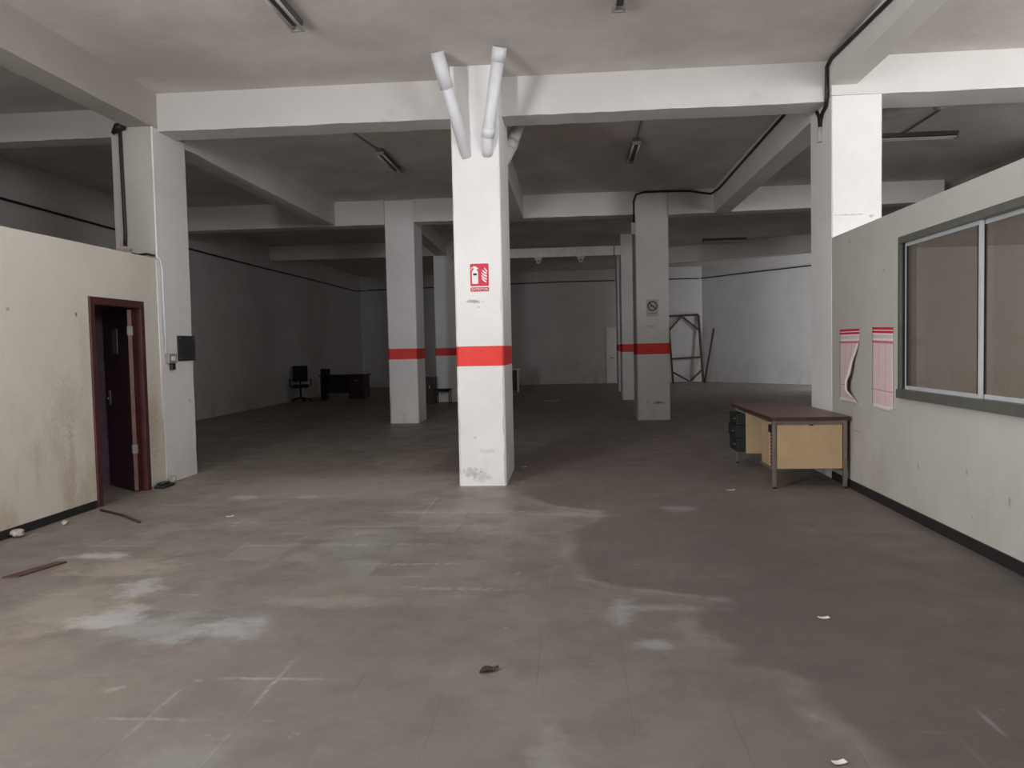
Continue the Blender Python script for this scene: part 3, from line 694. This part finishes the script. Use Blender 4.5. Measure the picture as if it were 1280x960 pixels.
# ------------------------------------------------------------------ posters on the right partition
def poster(label, ya, yb, z0, z1, torn):
    """ya is the far edge (left in view), yb the near edge"""
    t = thing('notice_poster', label, 'poster', (RX, (ya+yb)/2, z0), 'notice posters on the windowed partition')
    m = MB(); nu, nv = 16, 28; uvl = m.bm.loops.layers.uv.new('UVMap'); g = []; uvs = {}
    for j in range(nv+1):
        row = []
        for i in range(nu+1):
            u, v = i/nu, j/nv
            y = ya+(yb-ya)*u; z = z0+(z1-z0)*v
            bul = .004+.006*math.sin(PI*u)*(.6+.4*math.sin(7*v))
            if torn:
                k = math.exp(-((v-.22)/.16)**2)+.55*math.exp(-((v-.5)/.2)**2)
                y = ya+(yb-ya)*u*(1-.34*min(1, k)*u)
                bul += .05*min(1, k)*u**2
            z -= .012*u if not torn else .0
            w = m.bm.verts.new((RX-bul, y, z)); uvs[w] = (u, v); row.append(w)
        g.append(row)
    m.smooth = True
    for j in range(nv):
        for i in range(nu):
            f = m.face([g[j][i], g[j][i+1], g[j+1][i+1], g[j+1][i]])
            for lp in f.loops: lp[uvl].uv = uvs[lp.vert]
    sh = obj('sheet', m, 'poster', t)
    sol = sh.modifiers.new('thick', 'SOLIDIFY'); sol.thickness = .0008
    for (yy, zz) in ((ya, z0), (yb, z0), (ya, z1), (yb, z1)):
        if zz == z1: continue
        m = MB(); m.box(RX-.0105, RX-.001, yy-.035, yy+.035, zz-.03, zz+.02); obj('tape', m, 'greywall', t)
    if torn:
        # the white back of the paper rolled over along the torn near edge
        m = MB(); m.smooth = True; rows = []
        for j in range(15):
            v = .08+.72*j/14
            k = math.exp(-((v-.22)/.16)**2)+.55*math.exp(-((v-.5)/.2)**2)
            y = ya+(yb-ya)*(1-.34*min(1, k)); x = RX-.008-.055*min(1, k); z = z0+(z1-z0)*v
            wd = .075*math.sin(PI*min(1, max(0, (v-.05)/.78)))**.7+.004
            if abs(v-.27) < .04: wd *= .35
            rows.append([m.bm.verts.new((x-.012*math.sin(PI*s), y+wd*s*1., z)) for s in (0, .25, .5, .75, 1)])
        for A_, B_ in zip(rows, rows[1:]):
            for i in range(4): m.face([A_[i], A_[i+1], B_[i+1], B_[i]])
        cu = obj('curled_edge', m, 'paper', t); cu['label'] = 'white back of the paper curling along the torn edge'
        sol = cu.modifiers.new('thick', 'SOLIDIFY'); sol.thickness = .0008
    return t
poster('torn faded red and white notice poster with a curling edge, above the desk', 8.39, 7.83, .87, 1.615, True)
poster('intact faded red and white notice poster beside the window frame', 7.50, 7.03, .87, 1.62, False)

# ------------------------------------------------------------------ desk
DX0, DX1, DYN, DYF = 2.0, 2.775, 8.02, 9.95
t = thing('office_desk', 'cream steel office desk with brown top against the windowed partition', 'desk', ((DX0+DX1)/2, (DYN+DYF)/2, 0))
m = MB(); m.box(DX0, DX1, DYN, DYF, .70, .735, bevel=.004); top = obj('desk_top', m, 'desktop', t)
m = MB(); e = .004
m.box(DX0-e, DX1+e, DYN-e, DYN+.002, .697, .733); m.box(DX0-e, DX0+.002, DYN, DYF, .697, .733); m.box(DX0-e, DX1+e, DYF-.002, DYF+e, .697, .733); obj('edge_strip', m, 'desktopedge', top)
for (lx, ly) in ((2.035, 8.06), (2.735, 8.06), (2.035, 9.83), (2.735, 9.83)):
    m = MB(); m.box(lx-.019, lx+.019, ly-.019, ly+.019, .02, .70, bevel=.003); lg = obj('leg', m, 'desksteel', t)
    m = MB(); m.tube([(lx, ly, 0), (lx, ly, .025)], .017, 10); obj('foot', m, 'black', lg)
m = MB(); m.box(2.054, 2.716, 8.05, 8.07, .655, .70); m.box(2.716, 2.735, 8.08, 9.81, .66, .70); m.box(2.03, 2.05, 8.08, 9.81, .67, .70)
m.box(2.054, 2.716, 9.82, 9.84, .655, .70); m.box(2.03, 2.05, 8.08, 8.62, .175, .20); m.box(2.72, 2.74, 8.08, 8.62, .175, .2); obj('frame', m, 'desksteel', t)
m = MB(); m.box(2.062, 2.708, 8.045, 8.058, .205, .650, bevel=.003); ep = obj('end_panel', m, 'deskcream', t)
m = MB(); m.box(2.38, 2.42, 8.043, 8.05, .643, .655); obj('catch', m, 'ink', ep)
# pedestal next to the end panel, with an empty drawer column
m = MB(); m.box(2.07, 2.70, 8.07, 8.09, .2, .66); m.box(2.07, 2.70, 8.60, 8.62, .2, .66); m.box(2.68, 2.70, 8.09, 8.60, .2, .66); m.box(2.07, 2.70, 8.09, 8.60, .2, .22); m.box(2.07, 2.70, 8.09, 8.60, .645, .66)
m.box(2.045, 2.07, 8.30, 8.62, .2, .66, bevel=.003); pd = obj('pedestal', m, 'deskcream', t)
m = MB()
for k in range(9): m.box(2.05, 2.075, 8.10, 8.29, .23+.036*k, .245+.036*k)
m.box(2.05, 2.07, 8.15, 8.165, .22, .55); m.box(2.05, 2.07, 8.23, 8.245, .22, .55); obj('drawer_runner', m, 'desksteel', pd)
m = MB(); m.box(2.03, 2.06, 8.12, 8.28, .56, .64, bevel=.006); obj('drawer_pull', m, 'ink', pd)
# far pedestal: cream side and dark drawers pulled open
m = MB(); m.box(2.03, 2.70, 9.30, 9.79, .19, .67, bevel=.004); pf = obj('pedestal', m, 'deskcream', t)
for k, (z0_, z1_, out) in enumerate(((.525, .655, .10), (.37, .52, .115), (.205, .365, .10))):
    m = MB(); m.box(2.03-out, 2.03, 9.34, 9.77, z0_, z1_, bevel=.004); dw = obj('drawer', m, 'darkgreen', t); dw['label'] = 'dark green drawer standing open'
    m = MB(); m.box(2.03-out-.014, 2.03-out, 9.42, 9.52, (z0_+z1_)/2-.006, (z0_+z1_)/2+.006, bevel=.003); obj('drawer_pull', m, 'desksteel', dw)
m = MB(); m.box(2.70, 2.715, 8.62, 9.30, .25, .66); obj('modesty_panel', m, 'deskcream', t)

# ------------------------------------------------------------------ far furniture
def office_chair(loc, rz, label):
    t = thing('office_chair', label, 'chair', loc)
    W = Matrix.Translation(loc) @ Matrix.Rotation(rz, 4, 'Z')
    def part(nm, build, mat, par=t):
        m = MB(); build(m); m.bm.transform(W); return obj(nm, m, mat, par)
    part('seat', lambda m: m.box(-.24, .24, -.24, .24, .43, .52, bevel=.03), 'fabric')
    part('backrest', lambda m: m.box(-.22, .22, .20, .29, .60, 1.08, bevel=.035), 'fabric')
    part('back_support', lambda m: m.tube([(0, .15, .44), (0, .30, .46), (0, .32, .7)], .022, 8), 'black')
    part('pole', lambda m: m.tube([(0, 0, .09), (0, 0, .44)], .028, 10), 'black')
    for s in (-1, 1):
        part('armrest', lambda m: (m.tube([(s*.25, -.02, .46), (s*.30, -.02, .5), (s*.30, -.02, .66)], .016, 8), m.box(s*.30-.03, s*.30+.03, -.16, .12, .66, .69, bevel=.01)), 'black')
    for k in range(5):
        a = 2*PI*k/5
        lg = part('leg', lambda m: m.tube([(0, 0, .12), (.30*math.cos(a), .30*math.sin(a), .075)], [.028, .018], 8), 'black')
        part('caster', lambda m: m.tube([(.30*math.cos(a)-.02, .30*math.sin(a), .032), (.30*math.cos(a)+.02, .30*math.sin(a), .032)], .032, 12), 'black', lg)
    return t
office_chair((-8.13, 22.7, 0), .35, 'black office swivel chair in the dark far left corner')
t = thing('dark_desk', 'dark desk beside the black office chair in the far left corner', 'desk', (-6.92, 23.2, 0))
m = MB(); m.box(-7.62, -6.19, 22.85, 23.6, .745, .78, bevel=.005); obj('desk_top', m, 'darkwood', t)
m = MB(); m.box(-6.72, -6.25, 22.9, 23.55, .06, .745, bevel=.005); pd = obj('pedestal', m, 'darkwood', t)
for k in range(3):
    m = MB(); m.box(-6.7, -6.27, 22.885, 22.9, .1+.21*k, .29+.21*k, bevel=.003); dw = obj('drawer', m, 'darkwood', pd)
m = MB(); m.box(-6.55, -6.43, 22.865, 22.885, .60, .62); obj('drawer_pull', m, 'steel', t)
m = MB(); m.box(-7.59, -7.55, 22.9, 23.55, 0, .745); obj('end_panel', m, 'darkwood', t)
m = MB(); m.box(-7.55, -6.72, 23.45, 23.48, .2, .745); obj('modesty_panel', m, 'darkwood', t)
t = thing('dark_box', 'small dark box standing on the dark far desk', 'box', (-7.47, 23.1, .78))
m = MB(); m.box(-7.59, -7.37, 22.95, 23.2, .78, .94, bevel=.006); obj('body', m, 'fabric', t)
m = MB(); m.box(-7.595, -7.365, 22.945, 23.205, .94, .965, bevel=.004); obj('lid', m, 'fabric', t)

t = thing('stool', 'small dark stool with thin legs in front of the far column', 'stool', (-3.5, 21.1, 0))
m = MB(); m.box(-3.75, -3.33, 20.9, 21.3, .36, .40, bevel=.012); obj('seat', m, 'fabric', t)
for lx in (-3.72, -3.36):
    for ly in (20.93, 21.27):
        m = MB(); m.tube([(lx, ly, 0), (lx, ly, .36)], .012, 8); obj('leg', m, 'black', t)
m = MB(); m.box(-3.73, -3.35, 20.925, 20.94, .32, .36); obj('apron', m, 'black', t)
t = thing('dark_cabinet', 'dark brown low cabinet behind the red-banded second-row column on the left', 'cabinet', (-3.95, 21.3, 0))
m = MB(); m.box(-4.25, -3.80, 21.05, 21.55, 0, .72, bevel=.006); obj('body', m, 'darkwood', t)
for a, b in ((-4.24, -4.03), (-4.02, -3.81)):
    m = MB(); m.box(a, b, 21.03, 21.05, .05, .69, bevel=.003); dw = obj('door', m, 'darkwood', t)
    m = MB(); m.box((a+b)/2-.01, (a+b)/2+.01, 21.015, 21.03, .42, .5); obj('knob', m, 'steel', dw)
t = thing('side_table', 'white-framed brown side table half hidden behind the nearest column', 'table', (-2.2, 26, 0))
m = MB(); m.box(-2.55, -1.84, 25.85, 26.35, .06, .72, bevel=.006); obj('body', m, 'darkwood', t)
m = MB(); m.box(-2.6, -1.79, 25.8, 26.4, .745, .785, bevel=.004); obj('table_top', m, 'white', t)
for lx in (-2.575, -1.815):
    m = MB(); m.box(lx-.02, lx+.02, 25.80, 25.84, 0, .745); obj('leg', m, 'white', t)

# rusty frame and pole leaning at the far wall
t = thing('trestle_frame', 'rusty brown steel trestle frame leaning on the far wall', 'frame', (4.36, 30.4, 0))
zf = lambda z: 30.15+.27*z
def bar(nm, a, b, w=.05):
    m = MB(); m.tube([(a[0], zf(a[1]), a[1]), (b[0], zf(b[1]), b[1])], w/2, square=True); return obj(nm, m, 'rust', t)
bar('post', (3.84, .0), (3.76, 2.6), .075); bar('post', (4.98, .0), (4.93, 2.6), .085)
bar('crossbar', (3.76, 2.58), (4.93, 2.62), .08); bar('crossbar', (3.82, .92), (4.97, .97), .075)
bar('brace', (3.80, 2.05), (4.28, 2.57), .06); bar('brace', (4.3, 2.57), (4.94, 2.0), .06)
bar('brace', (3.84, .42), (4.45, .06), .06); bar('brace', (4.5, .06), (4.97, .5), .06)
m = MB(); m.tube([(5.02, 30.1, .0), (5.42, 30.3, 2.05)], .035, 8); tag(obj('leaning_pole', m, 'rust'), 'dark pole leaning beside the rusty frame at the far wall', 'pole')

# ------------------------------------------------------------------ litter on the floor
m = MB(); m.hexa([(-3.90, 4.94, 0), (-3.80, 4.97, 0), (-3.70, 5.33, 0), (-3.78, 5.32, 0), (-3.90, 4.94, .012), (-3.80, 4.97, .012), (-3.70, 5.33, .012), (-3.78, 5.32, .012)])
tag(obj('iron_strip', m, 'rust'), 'flat rusty iron strip lying on the floor at lower left', 'metal strip')
m = MB(); m.tube([(-4.58, 7.13, .012), (-4.2, 6.88, .012), (-3.88, 6.60, .012)], .011, 6); tag(obj('stick', m, 'darkwood'), 'thin dark stick lying on the floor before the door', 'stick')
def lump(loc, s, label, mat, name='rubble_piece', seed=0):
    rnd = random.Random(seed); b = bmesh.new(); bmesh.ops.create_icosphere(b, subdivisions=2, radius=1)
    for v in b.verts: v.co = Vector((v.co.x*s[0], v.co.y*s[1], v.co.z*s[2]))*(1+rnd.uniform(-.25, .25))
    zmin = min(v.co.z for v in b.verts)
    for v in b.verts: v.co += Vector((loc[0], loc[1], loc[2]-zmin))
    m = MB(); m.merge(b); tag(obj(name, m, mat), label, 'rubble')
lump((-4.66, 8.64, 0), (.04, .06, .045), 'pale crumbled plaster lump at the foot of the left column', 'rubble', seed=1)
lump((-4.66, 6.1, 0), (.05, .06, .03), 'pale plaster crumb at the black skirting near the left edge', 'rubble', seed=2)
lump((-4.55, 6.55, 0), (.025, .03, .02), 'tiny plaster crumb on the floor near the left skirting, farther from the camera', 'rubble', seed=3)
m = MB(); m.box(-4.70, -4.58, 8.30, 8.56, .0, .035, bevel=.012); m.box(-4.69, -4.60, 8.34, 8.5, .035, .06, bevel=.012); tag(obj('debris_slab', m, 'panel'), 'dark flat slab lying between the door frame and left column', 'rubble')
def scrap(x_, y_, s, rz, label, mat='paper', bend=.3):
    m = MB(); rows = []
    for i in range(5):
        u = i/4-.5; rows.append([m.bm.verts.new((u*s, v*s*.5, .003+bend*s*u*u)) for v in (-.5, .5)])
    for A_, B_ in zip(rows, rows[1:]): m.face([A_[0], A_[1], B_[1], B_[0]])
    m.bm.transform(Matrix.Translation((x_, y_, 0)) @ Matrix.Rotation(rz, 4, 'Z'))
    o = obj('paper_scrap', m, mat); sd = o.modifiers.new('thick', 'SOLIDIFY'); sd.thickness = .002
    return tag(o, label, 'paper scrap')
scrap(.92, 2.77, .05, .3, 'white paper scrap at the bottom edge of the photo')
scrap(1.33, 4.25, .06, .1, 'white paper scrap on the open floor at right')
scrap(-3.16, 6.85, .07, .5, 'white paper scrap on the floor in front of the door')
scrap(-.62, 9.62, .07, .8, 'white paper scrap in the shadow beside the nearest column')
scrap(1.58, 7.98, .09, .1, 'white paper scrap on the floor left of the desk legs')
scrap(-.58, 21.46, .45, .0, 'pale sheet of paper on the far dark floor', bend=.02)
m = MB(); rows = []
for i in range(9):
    u = i/8; w = .022*math.sin(PI*u)**.8+.002
    rows.append([m.bm.verts.new(((u-.5)*.1, -w, .006+.012*abs(math.sin(5*u)))), m.bm.verts.new(((u-.5)*.1, 0, .003+.004*u)), m.bm.verts.new(((u-.5)*.1, w, .008+.012*abs(math.sin(4*u))))])
for A_, B_ in zip(rows, rows[1:]):
    for i in range(2): m.face([A_[i], A_[i+1], B_[i+1], B_[i]])
m.bm.transform(Matrix.Translation((-.41, 3.52, 0)) @ Matrix.Rotation(.6, 4, 'Z'))
o = obj('dead_leaf', m, 'leafdead'); sd = o.modifiers.new('thick', 'SOLIDIFY'); sd.thickness = .0015
tag(o, 'curled dead leaf on the floor in the middle foreground', 'leaf')

# ------------------------------------------------------------------ light: daylight through inferred openings and added fill
def area(name, loc, size, rot, energy, col=(1, 1, 1)):
    l = bpy.data.lights.new(name, 'AREA'); l.shape = 'RECTANGLE'; l.size, l.size_y = size; l.energy = energy; l.color = col
    o = bpy.data.objects.new(name, l); C.objects.link(o); o.location = loc; o.rotation_euler = rot; return o
cool = (.975, .99, 1.04)
def opening_light(name, h, y, e, col=cool):
    return area(name, ((h[0]+h[1])/2, y, (h[2]+h[3])/2), (h[1]-h[0]-.04, h[3]-h[2]-.04), (PI/2, 0, 0), e, col)
cm_ = (CA+CB)/2-CN*.05
area('daylight_added_corner', (cm_.x, cm_.y, .25+CZ/2), (CL-.64, CZ-.55), (PI/2, 0, math.atan2(CN.y, CN.x)-PI/2), 315, cool)  # source implied by the column shadow; its angled doorway is added
opening_light('daylight_high_window', OPEN_C, FY-.12, 325, (.96, .985, 1.05))
opening_light('added_office_fill', OPEN_F, FY-.12, 64)  # fill added to brighten the office behind the pane
area('added_roof_fill', ((RL[0]+RL[1])/2, (RL[2]+RL[3])/2, ZC+.1), (RL[1]-RL[0]-.05, RL[3]-RL[2]-.05), (0, 0, 0), 56, cool)  # overhead fill added for floor and front columns
def side_light(name, h, e, col=cool):
    return area(name, (7.56, (h[0]+h[1])/2, (h[2]+h[3])/2), (h[3]-h[2]-.04, h[1]-h[0]-.04), (0, PI/2, 0), e, col)
side_light('added_right_high_fill', W1, 92)  # side fill added, reaching over the right partition
side_light('added_right_rear_fill', W2, 11)  # weak fill added for the bay behind the right office
side_light('added_right_office_fill', W3, 52)  # fill added for the office end wall
area('daylight_yard_door', (9.15, 18.82, 1.7), (2.25, 3.35), (PI/2, 0, 0), 450, (.86, .9, 1.))

w = bpy.data.worlds.new('overcast_sky'); S.world = w; w.use_nodes = True
bg = w.node_tree.nodes['Background']; bg.inputs[0].default_value = (.78, .86, 1, 1); bg.inputs[1].default_value = .25

# ------------------------------------------------------------------ camera
F, yaw, pitch, roll = 971.2, .0780, -.04715, -.02135
fw = Vector((-math.sin(yaw)*math.cos(pitch), math.cos(yaw)*math.cos(pitch), math.sin(pitch)))
rt = Vector((math.cos(yaw), math.sin(yaw), 0)); up = rt.cross(fw)
c_, s_ = math.cos(roll), math.sin(roll)
r2 = c_*rt+s_*up; u2 = -s_*rt+c_*up
cam = bpy.data.cameras.new('camera'); co = bpy.data.objects.new('camera', cam); C.objects.link(co)
cam.sensor_width = 36; cam.lens = F/1280*36; cam.clip_start = .05; cam.clip_end = 200
co.matrix_world = Matrix(((r2.x, u2.x, -fw.x, 0), (r2.y, u2.y, -fw.y, 0), (r2.z, u2.z, -fw.z, 1.5), (0, 0, 0, 1)))
S.camera = co

S.cycles.max_bounces = 10; S.cycles.diffuse_bounces = 6; S.cycles.use_denoising = True
S.cycles.sample_clamp_indirect = 6
v = S.view_settings
v.view_transform = 'Standard'; v.look = 'None'; v.exposure = 0; v.gamma = 1; v.use_curve_mapping = False
